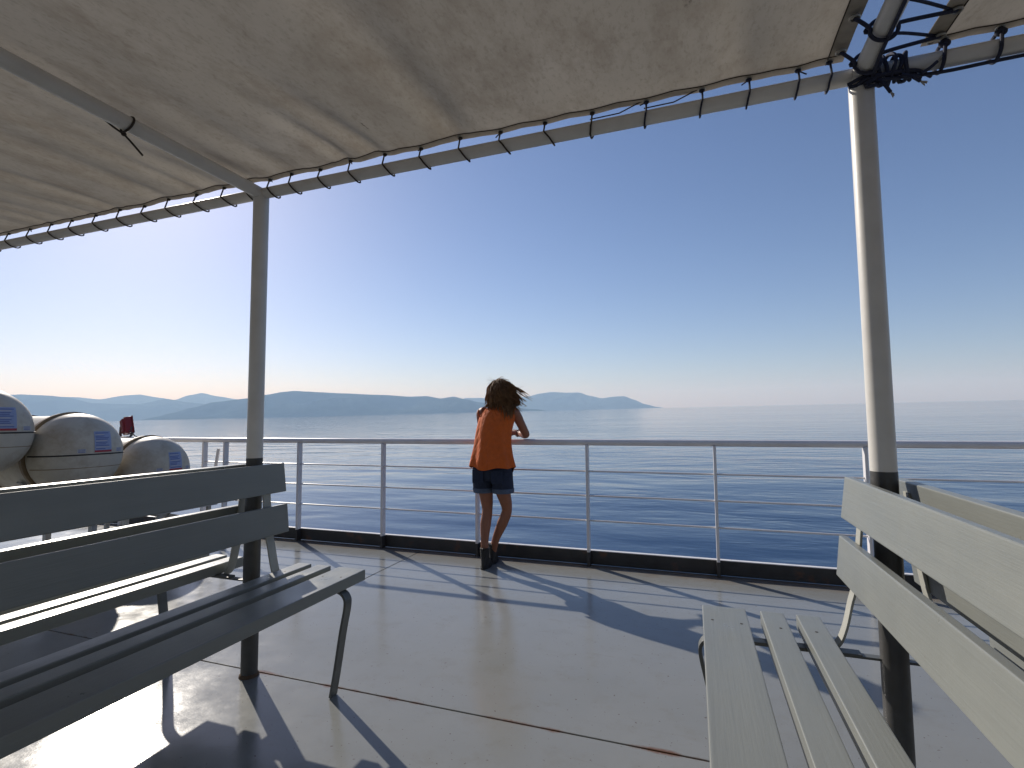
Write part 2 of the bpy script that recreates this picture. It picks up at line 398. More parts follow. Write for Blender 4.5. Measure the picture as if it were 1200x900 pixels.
# ------------------------------------------------------------------ awning frame
BZ, BY = 2.45, 2.04
POSTX = [-4.81, -2.11, .595, 3.30, 6.0, 8.7, 11.4]
def build_frame():
    fr = thing('awning_gantry', (0, BY, 0), 'white tubular awning frame with round posts painted dark at the foot', 'gantry')
    mb = MB(); mb.tube([(-8.5, 0, BZ), (12.0, 0, BZ)], .028, 20); mb.build('edge_beam', M['white_paint'], fr)
    for x in POSTX:
        mb = MB(); mb.tube([(x, 0, 1.065), (x, 0, BZ)], .0385, 24, cap=False); p = mb.build('post', M['white_paint'], fr)
        mb = MB(); mb.tube([(x, 0, .002), (x, 0, 1.068)], .0392, 24); mb.build('dark_foot', M['dark_paint'], p)
        mb = MB(); mb.tube([(x, 0, .0005), (x, 0, .010), (x, 0, .016)], [.047, .045, .040], 24); mb.build('weld_collar', M['deck_gap'], p)
        mb = MB(); mb.tube([(x, -.0, BZ), (x, -6.2, BZ + .02)], .031, 20); mb.build('cross_beam', M['white_paint'], fr)
build_frame()

# ------------------------------------------------------------------ awning sheets and lacing
SH = 2.515
LACE = [-4.46, -4.244, -4.02, -3.805, -3.607, -3.386, -3.175, -2.967, -2.774, -2.557, -2.356, -2.18, -2.04, -1.90, -1.72, -1.54, -1.345, -1.15, -.950, -.756, -.554, -.352, -.136, .072, .237, .40, .50]
def edge_y(x, pts):
    d = min(abs(x - p) for p in pts); return 2.045 - .011 * min(1, d / .1) ** 1.4
WR = [(x + random.uniform(-.03, .03), random.uniform(.010, .020) * (1.7 if -3.2 < x < -.8 else 1), random.uniform(.4, 1.2), random.uniform(-.16, .02), random.uniform(.025, .07)) for x in LACE if random.random() < (.75 if x < -.9 else .18)]
def sheet_z(x, y, left=True):
    z = SH + .002
    d = 2.05 - y
    z -= .030 * (1 - math.exp(-d / .8))                        # a slight belly behind the edge
    # rests on the cross beams
    near = min(abs(x - b) for b in POSTX)
    z += .0 if near > .35 else .022 * (1 - near / .35) ** 2 * (1 - math.exp(-d / .5))
    for wx, a, L, s, w in WR:
        u = (x - wx - s * d) / (w * (1 + .7 * d))
        if abs(u) < 3.2 and d < L * 1.6:
            z += a * math.exp(-u * u) * math.exp(-(d / L) ** 2) * min(1, .35 + d / .25)
    z += .010 * noise.noise(Vector((x * .9, y * .8, 1.7))) * min(1, d / .3)
    z += .004 * noise.noise(Vector((x * 4 + y, y * 1.6, 5.1))) * min(1, d / .2)
    return max(z, BZ + .033 + (.0 if near > .06 else .0))
def frange(a, b, st):
    n = max(1, round((b - a) / st)); return [a + (b - a) * i / n for i in range(n + 1)]
def build_sheet(x0, x1, label, pts, side):
    o = thing('awning', ((x0 + x1) / 2, 0, 0), label, 'awning'); ox = (x0 + x1) / 2
    xs = frange(x0, min(x1, 3.0), .022) + (frange(3.0, x1, .12)[1:] if x1 > 3 else [])
    ds = frange(0, .5, .025)[:-1] + frange(.5, 2.2, .05)[:-1] + frange(2.2, 8.0, .2)
    def P(x, d, dz=0):
        # scalloped side edge next to the cross beam
        y = edge_y(x, pts) - d; xx = x
        return (xx - ox, y, sheet_z(x, y) + dz)
    vs = [P(x, d) for x in xs for d in ds]; n = len(ds)
    fs = [(i * n + j, (i + 1) * n + j, (i + 1) * n + j + 1, i * n + j + 1) for i in range(len(xs) - 1) for j in range(n - 1)]
    me = bpy.data.meshes.new('canvas'); me.from_pydata(vs, [], fs)
    for p in me.polygons: p.use_smooth = True
    me.materials.append(M['awning']); c = link('canvas', me, o)
    # hem: folded strip under the edge, with its stitched seam
    mb = MB()
    for i in range(len(xs) - 1):
        a, b = xs[i], xs[i + 1]
        q = [P(a, -.003, -.003), P(b, -.003, -.003), P(b, .036, -.0035), P(a, .036, -.0035)]
        mb.add(q, [(0, 1, 2, 3)])
    mb.build('hem', M['awning_hem'], o)
    mb = MB(); mb.tube([P(x, .038, -.004) for x in xs], .0022, 5); mb.build('stitching', M['stitch'], o)
    for e in side:
        s = 1 if e == x1 else -1; mb = MB(); st = MB()
        yy = [d for d in ds if d < 4]
        for a, b in zip(yy, yy[1:]):
            mb.add([P(e, a, -.004), P(e - s * .05, a, -.004), P(e - s * .05, b, -.004), P(e, b, -.004)], [(0, 1, 2, 3)])
        mb.build('side_hem', M['awning_hem'], o)
        st.tube([P(e - s * .052, d, -.005) for d in yy], .0022, 5); st.build('stitching', M['stitch'], o)
    gm = MB(); gm.torus((0, 0, 0), .0105, .0035, (0, 0, 1), 14, 6); gme = gm.mesh('grommet', M['metal_ring'])
    for x in pts:
        if x0 < x < x1:
            q = P(x, .018, -.004); g = link('grommet', gme, o); g.location = q
    return P
main_pts = [-8.3 + .22 * i for i in range(17)] + LACE
PM = build_sheet(-8.4, .545, 'large weathered beige canvas awning laced to the white edge beam', main_pts, [.545])
right_pts = [.80, .835, .985, 1.2, 1.42, 1.64, 1.86, 2.08, 2.3, 2.5, 2.75] + [3.0 + .24 * i for i in range(36)]
PR = build_sheet(.775, 11.9, 'beige canvas awning beyond the corner post lashings, extended unseen to the right', right_pts, [.775])  # near end is seen; unseen stretch to the right added to cut sky light

def build_lacing():
    o = thing('lacing_cord', (0, BY, BZ), 'thin dark cord lacing the large awning to the edge beam', 'cord')
    R = .036
    for i, x in enumerate(LACE + main_pts[:16]):
        drift = .055 if x < -2.2 else (.035 if x < -.4 else -.01)
        gy = edge_y(x, main_pts) - .018 - BY; gz = sheet_z(x, gy + BY) - BZ
        pts = [(x, gy, gz + .006), (x + .001, gy - .004, gz - .008)]
        for k in range(11):            # down the inboard face, under, up outside and over the top
            t = rad(165 + k * 25)
            pts.append((x + drift * math.sin(math.pi * min(1, k / 9)) + random.uniform(-.001, .001), R * math.cos(t), R * math.sin(t)))
        mb = MB(); mb.tube(pts, .0038, 7); lp = mb.build('cord_loop', M['cord'] if x > -.3 else M['cord_brown'], o)
        mb = MB(); mb.sphere((x, gy, gz - .010), .011, .009, .008, 8, 6)
        if random.random() < .45: mb.tube([(x, gy, gz - .010), (x + random.uniform(-.03, .03), gy + .010, gz - .014 + random.uniform(-.012, .006))], .0026, 6)
        mb.build('knot', M['cord'] if x > -.3 else M['cord_brown'], lp)
        if i and .0 > x > -.4:
            x2 = LACE[i + 1]
            mb = MB(); mb.tube([(x + drift, -.012, .034), ((x + x2) / 2, -.004, .040), (x2, gy, gz + .004)], .0028, 6); mb.build('running_cord', M['cord_brown'], o)
build_lacing()

def build_corner_lashing():
    X = POSTX[2]
    o = thing('corner_lashing', (X, BY, BZ), 'navy rope lashings binding both awnings round the corner post top', 'rope')
    def rope(name, pts, r=.0062, mat='cord', sm=6):
        mb = MB(); mb.tube(smooth_path(pts, sm), r, 8); return mb.build(name, M[mat], o)
    R = .040
    # loops round the cross beam, from the large sheet's side grommets over to the right-hand sheet
    gm = MB(); gm.torus((0, 0, 0), .013, .0045, (0, 0, 1), 14, 6); gme = gm.mesh('grommet', M['metal_ring'])
    rows = [(-.075, -.05), (-.235, -.165), (-.41, -.33), (-.60, -.52), (-.80, -.72)]
    for a, b in rows:
        la = (.530 - X - .01, a, SH - BZ - .012); rb = (.80 - X + .01, b, SH - BZ - .014)
        for q in (la, rb):
            g = link('grommet', gme, o); g.location = q
        ring = [(R * math.cos(t), a - .015 + .02 * (t / 6.3), R * math.sin(t)) for t in [rad(170 + 30 * k) for k in range(13)]]
        rope('wrap', [la] + ring + [(R + .02, (a + b) / 2, .03), rb])
        rope('stay', [(R * .4, a - .07, R * .95), (R + .05, (a + b) / 2 - .05, .05), (rb[0], rb[1] + .01, rb[2] + .008)], .005)
    # long rope running down the side of the cross beam
    rope('running_rope', [(-.012, -.9, -.036), (-.004, -.6, -.038), (.004, -.35, -.0385), (.012, -.15, -.037), (.02, -.05, -.040)], .006)
    # bundle at the corner
    for k in range(5):
        t0 = random.uniform(0, 6); xo = .045 + .02 * k
        rope('turn', [(xo + .006 * math.cos(t * 2 + t0), (R + .004 * (k % 3)) * math.cos(t), (R + .004 * (k % 3)) * math.sin(t)) for t in [rad(30 * j + k * 50) for j in range(14)]], .0065)
    for k in range(4):
        a = .05 * k
        rope('turn', [(-.05 + .03 * k, -.034, -.045 - .006 * k), (.0, -.05, -.035 - .012 * k), (.05, -.040, -.036), (.09 + .02 * k, -.02, -.03), (.12 + .03 * k, .02, -.040)], .0062)
    # rope slung under the right beam and up to the sheet
    rope('slung_rope', [(-.045, -.03, -.052), (.04, -.036, -.050), (.10, -.02, -.045), (.235, -.005, -.046), (.39, -.0, -.040), (.70, .0, -.036)], .0060)
    for x in (.835 - X, .985 - X, 1.2 - X, 1.42 - X):
        gy = edge_y(x + X, right_pts) - .018 - BY; gz = SH - BZ - .012
        rope('beam_loop', [(x, gy, gz + .012), (x, gy - .006, gz - .012)] + [(x - .012, R * math.cos(rad(t)), R * math.sin(rad(t))) for t in (200, 230, 260, 290, 330, 10, 50, 90)] + [(x, gy, gz)], .006)
        mb = MB(); mb.sphere((x, gy - .002, gz - .008), .018, .014, .013, 10, 8); mb.build('knot', M['cord'], o)
    # hanging frayed ends
    for (x, y, dx, dz) in ((.035, -.036, .035, -.055), (.11, -.034, .045, -.035), (.17, -.02, .04, .03)):
        e = rope('rope_tail', [(x, y, -.045), (x + dx * .5, y - .01, -.05 + dz * .4), (x + dx, y - .012, -.052 + dz)], .0055)
        mb = MB()
        for k in range(14):
            d = Vector((dx + random.uniform(-.02, .03), random.uniform(-.02, .02), dz + random.uniform(-.02, .02))).normalized() * random.uniform(.012, .022)
            s = Vector((x + dx, y - .012, -.052 + dz)); mb.tube([s, s + d], [.0022, .0010], 5)
        mb.build('frayed_end', M['cord_end'], e)
build_corner_lashing()

def build_tie():
    o = thing('tied_cord', (POSTX[1], 1.36, BZ), 'dark cord tied round the cross beam with a hanging tail', 'cord')
    R = .035
    mb = MB(); mb.tube([(R * math.cos(rad(t)), .01 * math.sin(rad(t)), R * math.sin(rad(t))) for t in range(0, 361, 20)], .0042, 7); mb.build('loop', M['cord_brown'], o)
    mb = MB(); mb.sphere((-.020, 0, -.036), .010, .010, .009, 10, 8); mb.build('knot', M['cord_brown'], o)
    mb = MB(); mb.tube(smooth_path([(-.02, 0, -.036), (-.012, .03, -.062), (.0, .065, -.098)]), .0042, 7); mb.build('tail', M['cord_brown'], o)
    mb = MB(); mb.tube(smooth_path([(-.02, 0, -.036), (-.033, -.035, -.020), (-.036, -.08, .0)]), .0042, 7); mb.build('tail', M['cord_brown'], o)
build_tie()

# ------------------------------------------------------------------ benches
def bench_meshes():
    """local: u = distance from the post line towards the sitter (stored in +x), y along the bench, z up"""
    m = {}
    Y0, Y1 = .42, 2.165
    for k, (a, b) in enumerate(((.431, .584), (.303, .381), (.185, .262))):
        mb = MB(); mb.box(a, b, Y0, Y1, .480, .530); m['seat%d' % k] = mb.mesh('seat_plank', M['bench'], bevel=.005, seg=3)
    Y0b, Y1b = .50, 2.15
    for k, (z0, z1, u0, u1) in enumerate(((.687, .828, .130, .115), (.890, 1.037, .107, .088))):
        t = .028
        vs = [(u0, Y0b, z0), (u0, Y1b, z0), (u1, Y1b, z1), (u1, Y0b, z1), (u0 - t, Y0b, z0 - .003), (u0 - t, Y1b, z0 - .003), (u1 - t, Y1b, z1 - .003), (u1 - t, Y0b, z1 - .003)]
        mb = MB(); mb.add(vs, [(0, 1, 2, 3), (4, 7, 6, 5), (0, 4, 5, 1), (1, 5, 6, 2), (2, 6, 7, 3), (3, 7, 4, 0)])
        m['back%d' % k] = mb.mesh('back_slat', M['bench'], bevel=.005, seg=3)
    leg = smooth_path([(.523, 0, .002), (.545, 0, .12), (.573, 0, .29), (.596, 0, .410), (.588, 0, .452), (.558, 0, .471), (.52, 0, .4735)], 10)
    mb = MB(); mb.strip(leg, .046, .012, (0, 1, 0)); m['leg'] = mb.mesh('leg', M['iron'], bevel=.002)
    mb = MB(); mb.box(.10, .522, -.021, .021, .4675, .4795); m['bearer'] = mb.mesh('seat_bearer', M['iron'], bevel=.002)
    sup = smooth_path([(.24, 0, .461), (.195, 0, .463), (.156, 0, .490), (.133, 0, .545), (.114, 0, .625), (.098, 0, .69), (.080, 0, .83), (.064, 0, 1.0)], 6)
    mb = MB(); mb.strip(sup, .048, .008, (0, 1, 0)); m['support'] = mb.mesh('back_support', M['iron_light'], bevel=.0015)
    mb = MB(); mb.strip([(.20, 0, .455), (.0, 0, .455)], .03, .008, (0, 1, 0)); m['link'] = mb.mesh('post_link', M['iron'], bevel=.0015)
    mb = MB(); mb.tube([(0, 0, 0), (0, 0, .0012)], .005, 8); m['screw'] = mb.mesh('screw', M['screw'])
    return m
BM = bench_meshes()
def bench(x, sgn, label, oy=0):
    o = thing('slatted_bench', (x, oy, 0), label, 'bench', 'back to back deck benches')
    if sgn < 0: o.rotation_euler.z = math.pi
    flip = -1 if sgn < 0 else 1
    def put(key, name, y=None, par=o):
        c = link(name, BM[key], par)
        if flip < 0 and y is None: c.scale = (1, -1, 1)
        if y is not None: c.location.y = y * flip
        return c
    for k in range(3): put('seat%d' % k, 'seat_plank')
    for k in range(2): put('back%d' % k, 'back_slat')
    for y in (2.013, .72):
        put('leg', 'leg', y); put('bearer', 'seat_bearer', y)
        put('support', 'back_support', y + .035); put('link', 'post_link', y + .035)
        for u in (.46, .55, .34, .224):
            s = put('screw', 'screw', y + random.uniform(-.01, .01)); s.location.x = u + random.uniform(-.006, .006); s.location.z = .5295
            s.location.y += 0
    return o
bench(POSTX[1], 1, 'grey slatted bench in shade facing the other bench across the deck')
bench(POSTX[1], -1, 'grey slatted bench facing the life raft drums')
bench(POSTX[2], -1, 'sunlit pale grey slatted bench facing the open deck')
bench(POSTX[2], 1, 'pale grey slatted bench backing onto the sunlit bench')

# ------------------------------------------------------------------ life raft drums on their sloping rack
RAFT_R = .35
def raft_meshes():
    m = {}; n = 48
    def prof(pts, name, mat):
        rings = [[Vector((u, r * math.cos(2 * math.pi * k / n), r * math.sin(2 * math.pi * k / n))) for k in range(n)] for u, r in pts]
        mb = MB(); mb.loft(rings); return mb.mesh(name, mat)
    # axis along local x; +x end faces inboard
    m['shell'] = prof([(-1.28, .02), (-1.275, .12), (-1.25, .22), (-1.20, .29), (-1.12, .325), (-1.0, .335), (-.10, .335), (-.06, .335)], 'shell', M['raft'])
    m['cap'] = prof([(-.062, .30), (-.06, .352), (-.02, .354), (.02, .350), (.07, .335), (.12, .305), (.16, .262), (.19, .20), (.207, .13), (.214, .06), (.216, .01)], 'end_cap', M['raft'])
    m['band'] = prof([(-.125, .335), (-.125, .366), (-.085, .370), (-.085, .336)], 'rim_band', M['raft_dirty'])
    m['band2'] = prof([(-.80, .336), (-.80, .352), (-.75, .352), (-.75, .336)], 'strap', M['raft_dirty'])
    R = [(-.02, .3555), (.02, .3515), (.07, .3365), (.12, .3065), (.16, .2635), (.19, .2015), (.207, .1315), (.2145, .06), (.2165, 0)]
    def around(z, off):
        out = []
        pts = R + [(u, -r) for u, r in R[-2::-1]]
        for u, r in pts:
            rr = math.copysign(math.sqrt(max(0, r * r - z * z)), r)
            if abs(r) <= abs(z): continue
            out.append((u + off * .6, rr + math.copysign(off, rr) * .6, z))
        return out
    mb = MB(); mb.tube(around(-.004, .001), .0058, 6); m['seal'] = mb.mesh('seal', M['rubber'])
    mb = MB(); mb.tube(around(-.115, .000), .0032, 6); m['seam'] = mb.mesh('moulding_line', M['raft_dirty'])
    return m
RM = raft_meshes()
def surf_u(y, z):
    R = [(.0, .352), (.02, .350), (.07, .335), (.12, .305), (.16, .262), (.19, .20), (.207, .13), (.214, .06), (.216, .0)]
    r = math.hypot(y, z)
    for (u0, r0), (u1, r1) in zip(R, R[1:]):
        if r1 <= r <= r0: return u0 + (u1 - u0) * (r0 - r) / (r0 - r1)
    return .216
def patch(y0, y1, z0, z1, off, name, mat, par):
    n = 6; vs = []; fs = []
    for i in range(n + 1):
        for j in range(n + 1):
            y = y0 + (y1 - y0) * i / n; z = z0 + (z1 - z0) * j / n; vs.append((surf_u(y, z) + off, y, z))
    for i in range(n):
        for j in range(n): fs.append((i * (n + 1) + j, (i + 1) * (n + 1) + j, (i + 1) * (n + 1) + j + 1, i * (n + 1) + j + 1))
    mb = MB(); mb.add(vs, fs); return mb.build(name, mat, par)
RAFTS = [((-5.20, 2.36, 1.187), 'cream life raft drum highest on the sloping rack'),
         ((-5.15, 3.03, .985), 'cream life raft drum in the middle of the rack'),
         ((-5.22, 3.77, .755), 'cream life raft drum lowest on the rack beside the railing end')]
def raft(loc, label, seed):
    rnd = random.Random(seed)
    o = thing('life_raft_canister', loc, label, 'life raft', 'life raft drums on the rack')
    for k, nm in (('shell', 'shell'), ('band', 'rim_band'), ('band2', 'strap')): link(nm, RM[k], o)
    c = link('end_cap', RM['cap'], o)
    for k, nm in (('seal', 'seal'), ('seam', 'moulding_line')): link(nm, RM[k], c)
    lab = patch(.0, .145, .015, .195, .003, 'printed_label', M['label_blue'], o)
    patch(.0, .145, .013, .030, .0045, 'label_red_bar', M['label_red'], lab)
    for k in range(11):
        z = .040 + k * .0137; y1 = .010 + rnd.uniform(.07, .125)
        patch(.010, y1, z, z + .0060, .0045, 'label_line', M['label_ink'] if k % 4 != 1 else M['label_pale'], lab)
    for y0 in (-.13, .19):
        s = patch(y0, y0 + .065, .012, .045, .003, 'small_sticker', M['label_pale'], o)
        for z in (.017, .028, .038): patch(y0 + .006, y0 + .058, z, z + .004, .0045, 'label_line', M['label_ink'], s)
    return o
for i, (l, lb) in enumerate(RAFTS): raft(l, lb, i)

def build_rack():
    o = thing('raft_rack', (-5.55, 3.0, 0), 'grey steel sloping rack carrying the life raft drums', 'rack')
    for x in (.12, -.55):
        p0, p1 = Vector((x, -1.05, 1.187 - .345 - .335 + .28 - .0)), Vector((x, 1.15, .755 - .345 - .335 + .235 - .0))
        # rail just under the drums
        a = Vector((x, -1.1, .985 - .338 + 1.1 * .309 - .07)); b = Vector((x, 1.2, .985 - .338 - 1.2 * .309 - .07))
        mb = MB(); mb.strip([a, b], .06, .05, (1, 0, 0)); mb.build('slope_rail', M['rack'], o, bevel=.004)
        for y in (-.95, .35, 1.1):
            z = .985 - .338 - y * .309 - .095
            mb = MB(); mb.box(x - .025, x + .025, y - .025, y + .025, .001, max(z, .04)); mb.build('leg', M['rack'], o, bevel=.003)
        for (lx, ly, lz), _ in RAFTS:
            cy_, cz_ = ly - 3.0, lz; cx_ = x
            pts = [(cx_, cy_ + .355 * math.sin(rad(t)), cz_ - .355 * math.cos(rad(t))) for t in range(-50, 51, 10)]
            mb = MB(); mb.strip(pts, .06, .014, (1, 0, 0)); mb.build('cradle', M['rack'], o, bevel=.002)
            mb = MB(); mb.box(x - .03, x + .03, cy_ - .05, cy_ + .05, lz - .445, lz - .36); mb.build('chock', M['rack'], o, bevel=.003)
    mb = MB(); mb.box(-.25, .62, .62, 1.28, .355, .375); mb.build('step_plate', M['rack'], o, bevel=.003)
    for x, y in ((.56, .68), (.56, 1.22), (-.2, 1.22), (-.2, .68)):
        mb = MB(); mb.box(x - .018, x + .018, y - .018, y + .018, .001, .355); mb.build('leg', M['rack'], o, bevel=.002)
    mb = MB(); mb.strip([(.45, .70, .02), (.30, 1.0, .353)], .03, .01, (1, 0, 0)); mb.build('brace', M['rack'], o, bevel=.001)
    mb = MB(); mb.box(.33, .36, 1.12, 1.15, .3755, .44); mb.build('red_pin', M['red_lamp'], o, bevel=.003)
build_rack()

def build_floodlight():
    o = thing('floodlight', (-6.66, 4.44, 1.075), 'small red floodlight tilted on the end of the top rail', 'floodlight')
    rot = Matrix.Rotation(rad(-14), 3, 'Y') @ Matrix.Rotation(rad(-25), 3, 'Z')
    def rb(name, mat, *b, bevel=.006):
        mb = MB(); mb.box(*b); mb.v = [tuple(rot @ Vector(v) + Vector((0, 0, .13))) for v in mb.v]; return mb.build(name, mat, o, bevel=bevel)
    h = rb('housing', M['red_lamp'], -.085, .085, -.03, .05, -.09, .11)
    rb('bezel', M['red_lamp'], -.095, .095, .05, .062, -.10, .12)
    for k in range(5): rb('cooling_fin', M['red_lamp'], -.07 + .032 * k, -.062 + .032 * k, -.052, -.03, -.07, .09, bevel=.001)
    mb = MB(); mb.strip(smooth_path([(-.10, 0, .13), (-.10, 0, .02), (-.02, 0, .006), (.09, 0, .02), (.10, 0, .13)]), .03, .006, (0, 1, 0)); mb.build('bracket', M['dark_paint'], o)
    mb = MB(); mb.box(-.05, .05, -.035, .035, .0, .012); mb.build('foot', M['rail_paint'], o, bevel=.002)
    mb = MB(); mb.tube(smooth_path([(.03, -.03, .10), (.12, -.03, .07), (.17, -.01, .02), (.20, 0, .004)]), .006, 8); mb.build('cable', M['dark_paint'], o)
build_floodlight()

# ------------------------------------------------------------------ woman leaning on the rail
def ring(c, rx, ry, n=28, tilt=None, wob=None):
    c = Vector(c); out = []
    for k in range(n):
        t = 2 * math.pi * k / n; w = 1 + (wob(t) if wob else 0)
        v = Vector((rx * math.cos(t) * w, ry * math.sin(t) * w, 0))
        if tilt: v = tilt @ v
        out.append(c + v)
    return out
def build_woman():
    o = thing('person', (-1.66, 4.17, 0), 'woman in orange sleeveless top and denim shorts leaning on the railing', 'person')
    ox, oy = -1.66, 4.17
    def L(x, y, z): return Vector((x - ox, y - oy, z))
    body = MB()
    lean = Matrix.Rotation(rad(-14), 3, 'X')
    # torso
    tor = [(L(-1.640, 4.135, .74), .150, .105), (L(-1.640, 4.125, .84), .165, .112), (L(-1.645, 4.145, .94), .140, .098), (L(-1.65, 4.175, 1.04), .125, .088),
           (L(-1.655, 4.205, 1.14), .140, .092), (L(-1.64, 4.235, 1.24), .155, .095), (L(-1.63, 4.258, 1.31), .150, .080), (L(-1.625, 4.275, 1.365), .085, .058), (L(-1.622, 4.285, 1.40), .052, .050)]
    body.loft([ring(c, a, b, 28, lean) for c, a, b in tor])
    # neck and head (turned a little to the left, bowed)
    hc = L(-1.650, 4.325, 1.495); hrot = Matrix.Rotation(rad(28), 3, 'Z') @ Matrix.Rotation(rad(-14), 3, 'X') @ Matrix.Rotation(rad(6), 3, 'Y')
    body.tube([L(-1.625, 4.28, 1.36), L(-1.635, 4.30, 1.43), hc], [.055, .050, .055], 16)
    body.sphere(hc, .074, .092, .108, 24, 16, hrot)
    body.sphere(hc + hrot @ Vector((0, .035, -.055)), .054, .060, .060, 18, 12, hrot)       # jaw
    body.tube([hc + hrot @ Vector((0, .088, .015)), hc + hrot @ Vector((0, .112, -.022)), hc + hrot @ Vector((0, .090, -.032))], [.008, .013, .010], 8)
    body.sphere(hc + hrot @ Vector((0, .085, -.058)), .022, .014, .009, 10, 8, hrot)         # lips
    for s in (-1, 1): body.sphere(hc + hrot @ Vector((s * .076, -.004, -.008)), .010, .018, .030, 10, 8, hrot)
    # arms
    def limb(pts, rs): body.tube(smooth_path(pts, 5), [rs[min(int(i / 5), len(rs) - 2)] * (1 - (i / 5) % 1 if int(i / 5) < len(rs) - 1 else 0) + rs[min(int(i / 5) + 1, len(rs) - 1)] * ((i / 5) % 1 if int(i / 5) < len(rs) - 1 else 1) for i in range((len(pts) - 1) * 5 + 1)], 14)
    RT = 1.075
    limb([L(-1.53, 4.26, 1.325), L(-1.487, 4.285, 1.315), L(-1.45, 4.35, 1.21), L(-1.425, 4.415, 1.118)], [.045, .047, .040, .037])
    limb([L(-1.425, 4.415, 1.118), L(-1.46, 4.47, 1.116), L(-1.515, 4.535, 1.120), L(-1.55, 4.575, 1.128)], [.037, .038, .028, .022])
    limb([L(-1.755, 4.255, 1.325), L(-1.805, 4.285, 1.305), L(-1.825, 4.35, 1.21), L(-1.83, 4.415, 1.118)], [.045, .046, .040, .037])
    limb([L(-1.83, 4.415, 1.118), L(-1.79, 4.47, 1.116), L(-1.72, 4.53, 1.120), L(-1.675, 4.565, 1.126)], [.037, .038, .028, .022])
    # hands: palm and five fingers each
    def hand(w, d, side, droop):
        d = Vector(d).normalized(); upv = Vector((0, 0, 1)); lat = d.cross(upv).normalized() * side; upv = lat.cross(d) * side
        w = Vector(w)
        body.tube([w, w + d * .03, w + d * .075], [.022, .027, .028], 12)
        for k, (off, ln) in enumerate(((.026, .066), (.009, .075), (-.008, .070), (-.024, .055))):
            b = w + d * .068 + lat * off
            dn = Vector((0, 0, -1)) * droop
            p1 = b + (d + dn * .3).normalized() * ln * .45; p2 = p1 + (d + dn * 1.0).normalized() * ln * .32; p3 = p2 + (d * .6 + dn * 1.6).normalized() * ln * .26
            body.tube([b - d * .015, b, p1, p2, p3], [.0105, .010, .0095, .0088, .0068], 10)
        b = w + d * .018 + lat * .022
        body.tube([b, b + (d * .6 + lat * .8).normalized() * .032, b + (d * .9 + lat * .5).normalized() * .058], [.013, .0105, .0085], 10)
    hand(L(-1.55, 4.575, 1.128), (-.85, .42, .05), 1, 1.0)
    hand(L(-1.675, 4.565, 1.126), (.75, .60, .0), -1, .9)
    # legs
    limb([L(-1.712, 4.135, .80), L(-1.712, 4.15, .66), L(-1.706, 4.175, .48), L(-1.712, 4.150, .36), L(-1.708, 4.115, .22), L(-1.700, 4.105, .09)], [.082, .068, .046, .048, .034, .031])
    limb([L(-1.568, 4.135, .80), L(-1.560, 4.16, .66), L(-1.545, 4.230, .48), L(-1.585, 4.225, .36), L(-1.650, 4.235, .22), L(-1.690, 4.255, .09)], [.082, .068, .045, .048, .034, .031])
    bo = body.build('skin', M['skin'], o)
    rm = bo.modifiers.new('r', 'REMESH'); rm.mode = 'VOXEL'; rm.voxel_size = .0058; rm.use_smooth_shade = True
    sm = bo.modifiers.new('s', 'SMOOTH'); sm.factor = .5; sm.iterations = 4
    dg = bpy.context.evaluated_depsgraph_get(); dg.update()
    me = bpy.data.meshes.new_from_object(bo.evaluated_get(dg)); bo.modifiers.clear(); bo.data = me
    for p in me.polygons: p.use_smooth = True
    bo.name = 'body'

    # orange sleeveless top, loose, with folds
    def fold(a, ph, n):
        return lambda t: a * (math.sin(n * t + ph) + .6 * math.sin((n + 3) * t + ph * 1.7)) * .6
    tp = MB()
    rows = [(L(-1.634, 4.115, .822), .203, .140, .075), (L(-1.634, 4.118, .845), .201, .138, .070), (L(-1.640, 4.135, .92), .186, .130, .065), (L(-1.645, 4.160, 1.00), .170, .120, .055),
            (L(-1.650, 4.185, 1.08), .164, .116, .045), (L(-1.652, 4.212, 1.16), .162, .112, .028), (L(-1.640, 4.238, 1.24), .166, .106, .018), (L(-1.632, 4.256, 1.29), .164, .096, .010), (L(-1.629, 4.266, 1.325), .152, .082, .006)]
    n = 72; rr = []
    for i, (c, a, b, f) in enumerate(rows):
        R_ = ring(c, a, b, n, lean, fold(f, 1.1 + .22 * i, 7))
        if i < 2:   # curved shirt-tail hem: high at the sides
            for k, v in enumerate(R_): t = 2 * math.pi * k / n; v.z += (.022 if i == 0 else .012) * math.cos(2 * t) + .010 * math.sin(5 * t + 1)
        rr.append(R_)
    tp.loft(rr, cap=False)
    # shoulder yoke closing to the neck
    yk = [rr[-1], ring(L(-1.627, 4.274, 1.352), .112, .070, n, lean), ring(L(-1.625, 4.280, 1.378), .068, .062, n, lean)]
    tp.loft(yk, cap=False)
    sh = tp.build('sleeveless_top', M['shirt'], o)
    so = sh.modifiers.new('t', 'SOLIDIFY'); so.thickness = .003; so.offset = -1
    su = sh.modifiers.new('u', 'SUBSURF'); su.levels = 1; su.render_levels = 1
    for s, (cx_, cz_) in ((-1, (-1.790, 1.30)), (1, (-1.490, 1.305))):
        mb = MB(); mb.torus(L(cx_, 4.268, cz_), .052, .0055, (s * .9, .25, -.35), 24, 8); mb.build('armhole_hem', M['shirt'], sh)
    # denim shorts with rolled cuffs
    hip = MB(); n = 44
    hip.loft([ring(L(-1.640, 4.150, .93), .150, .108, n, lean), ring(L(-1.640, 4.135, .88), .168, .120, n, lean), ring(L(-1.640, 4.132, .82), .178, .124, n, lean), ring(L(-1.640, 4.138, .765), .180, .118, n, None), ring(L(-1.640, 4.143, .735), .172, .100, n, None)])
    sb = hip.build('shorts', M['denim'], o)
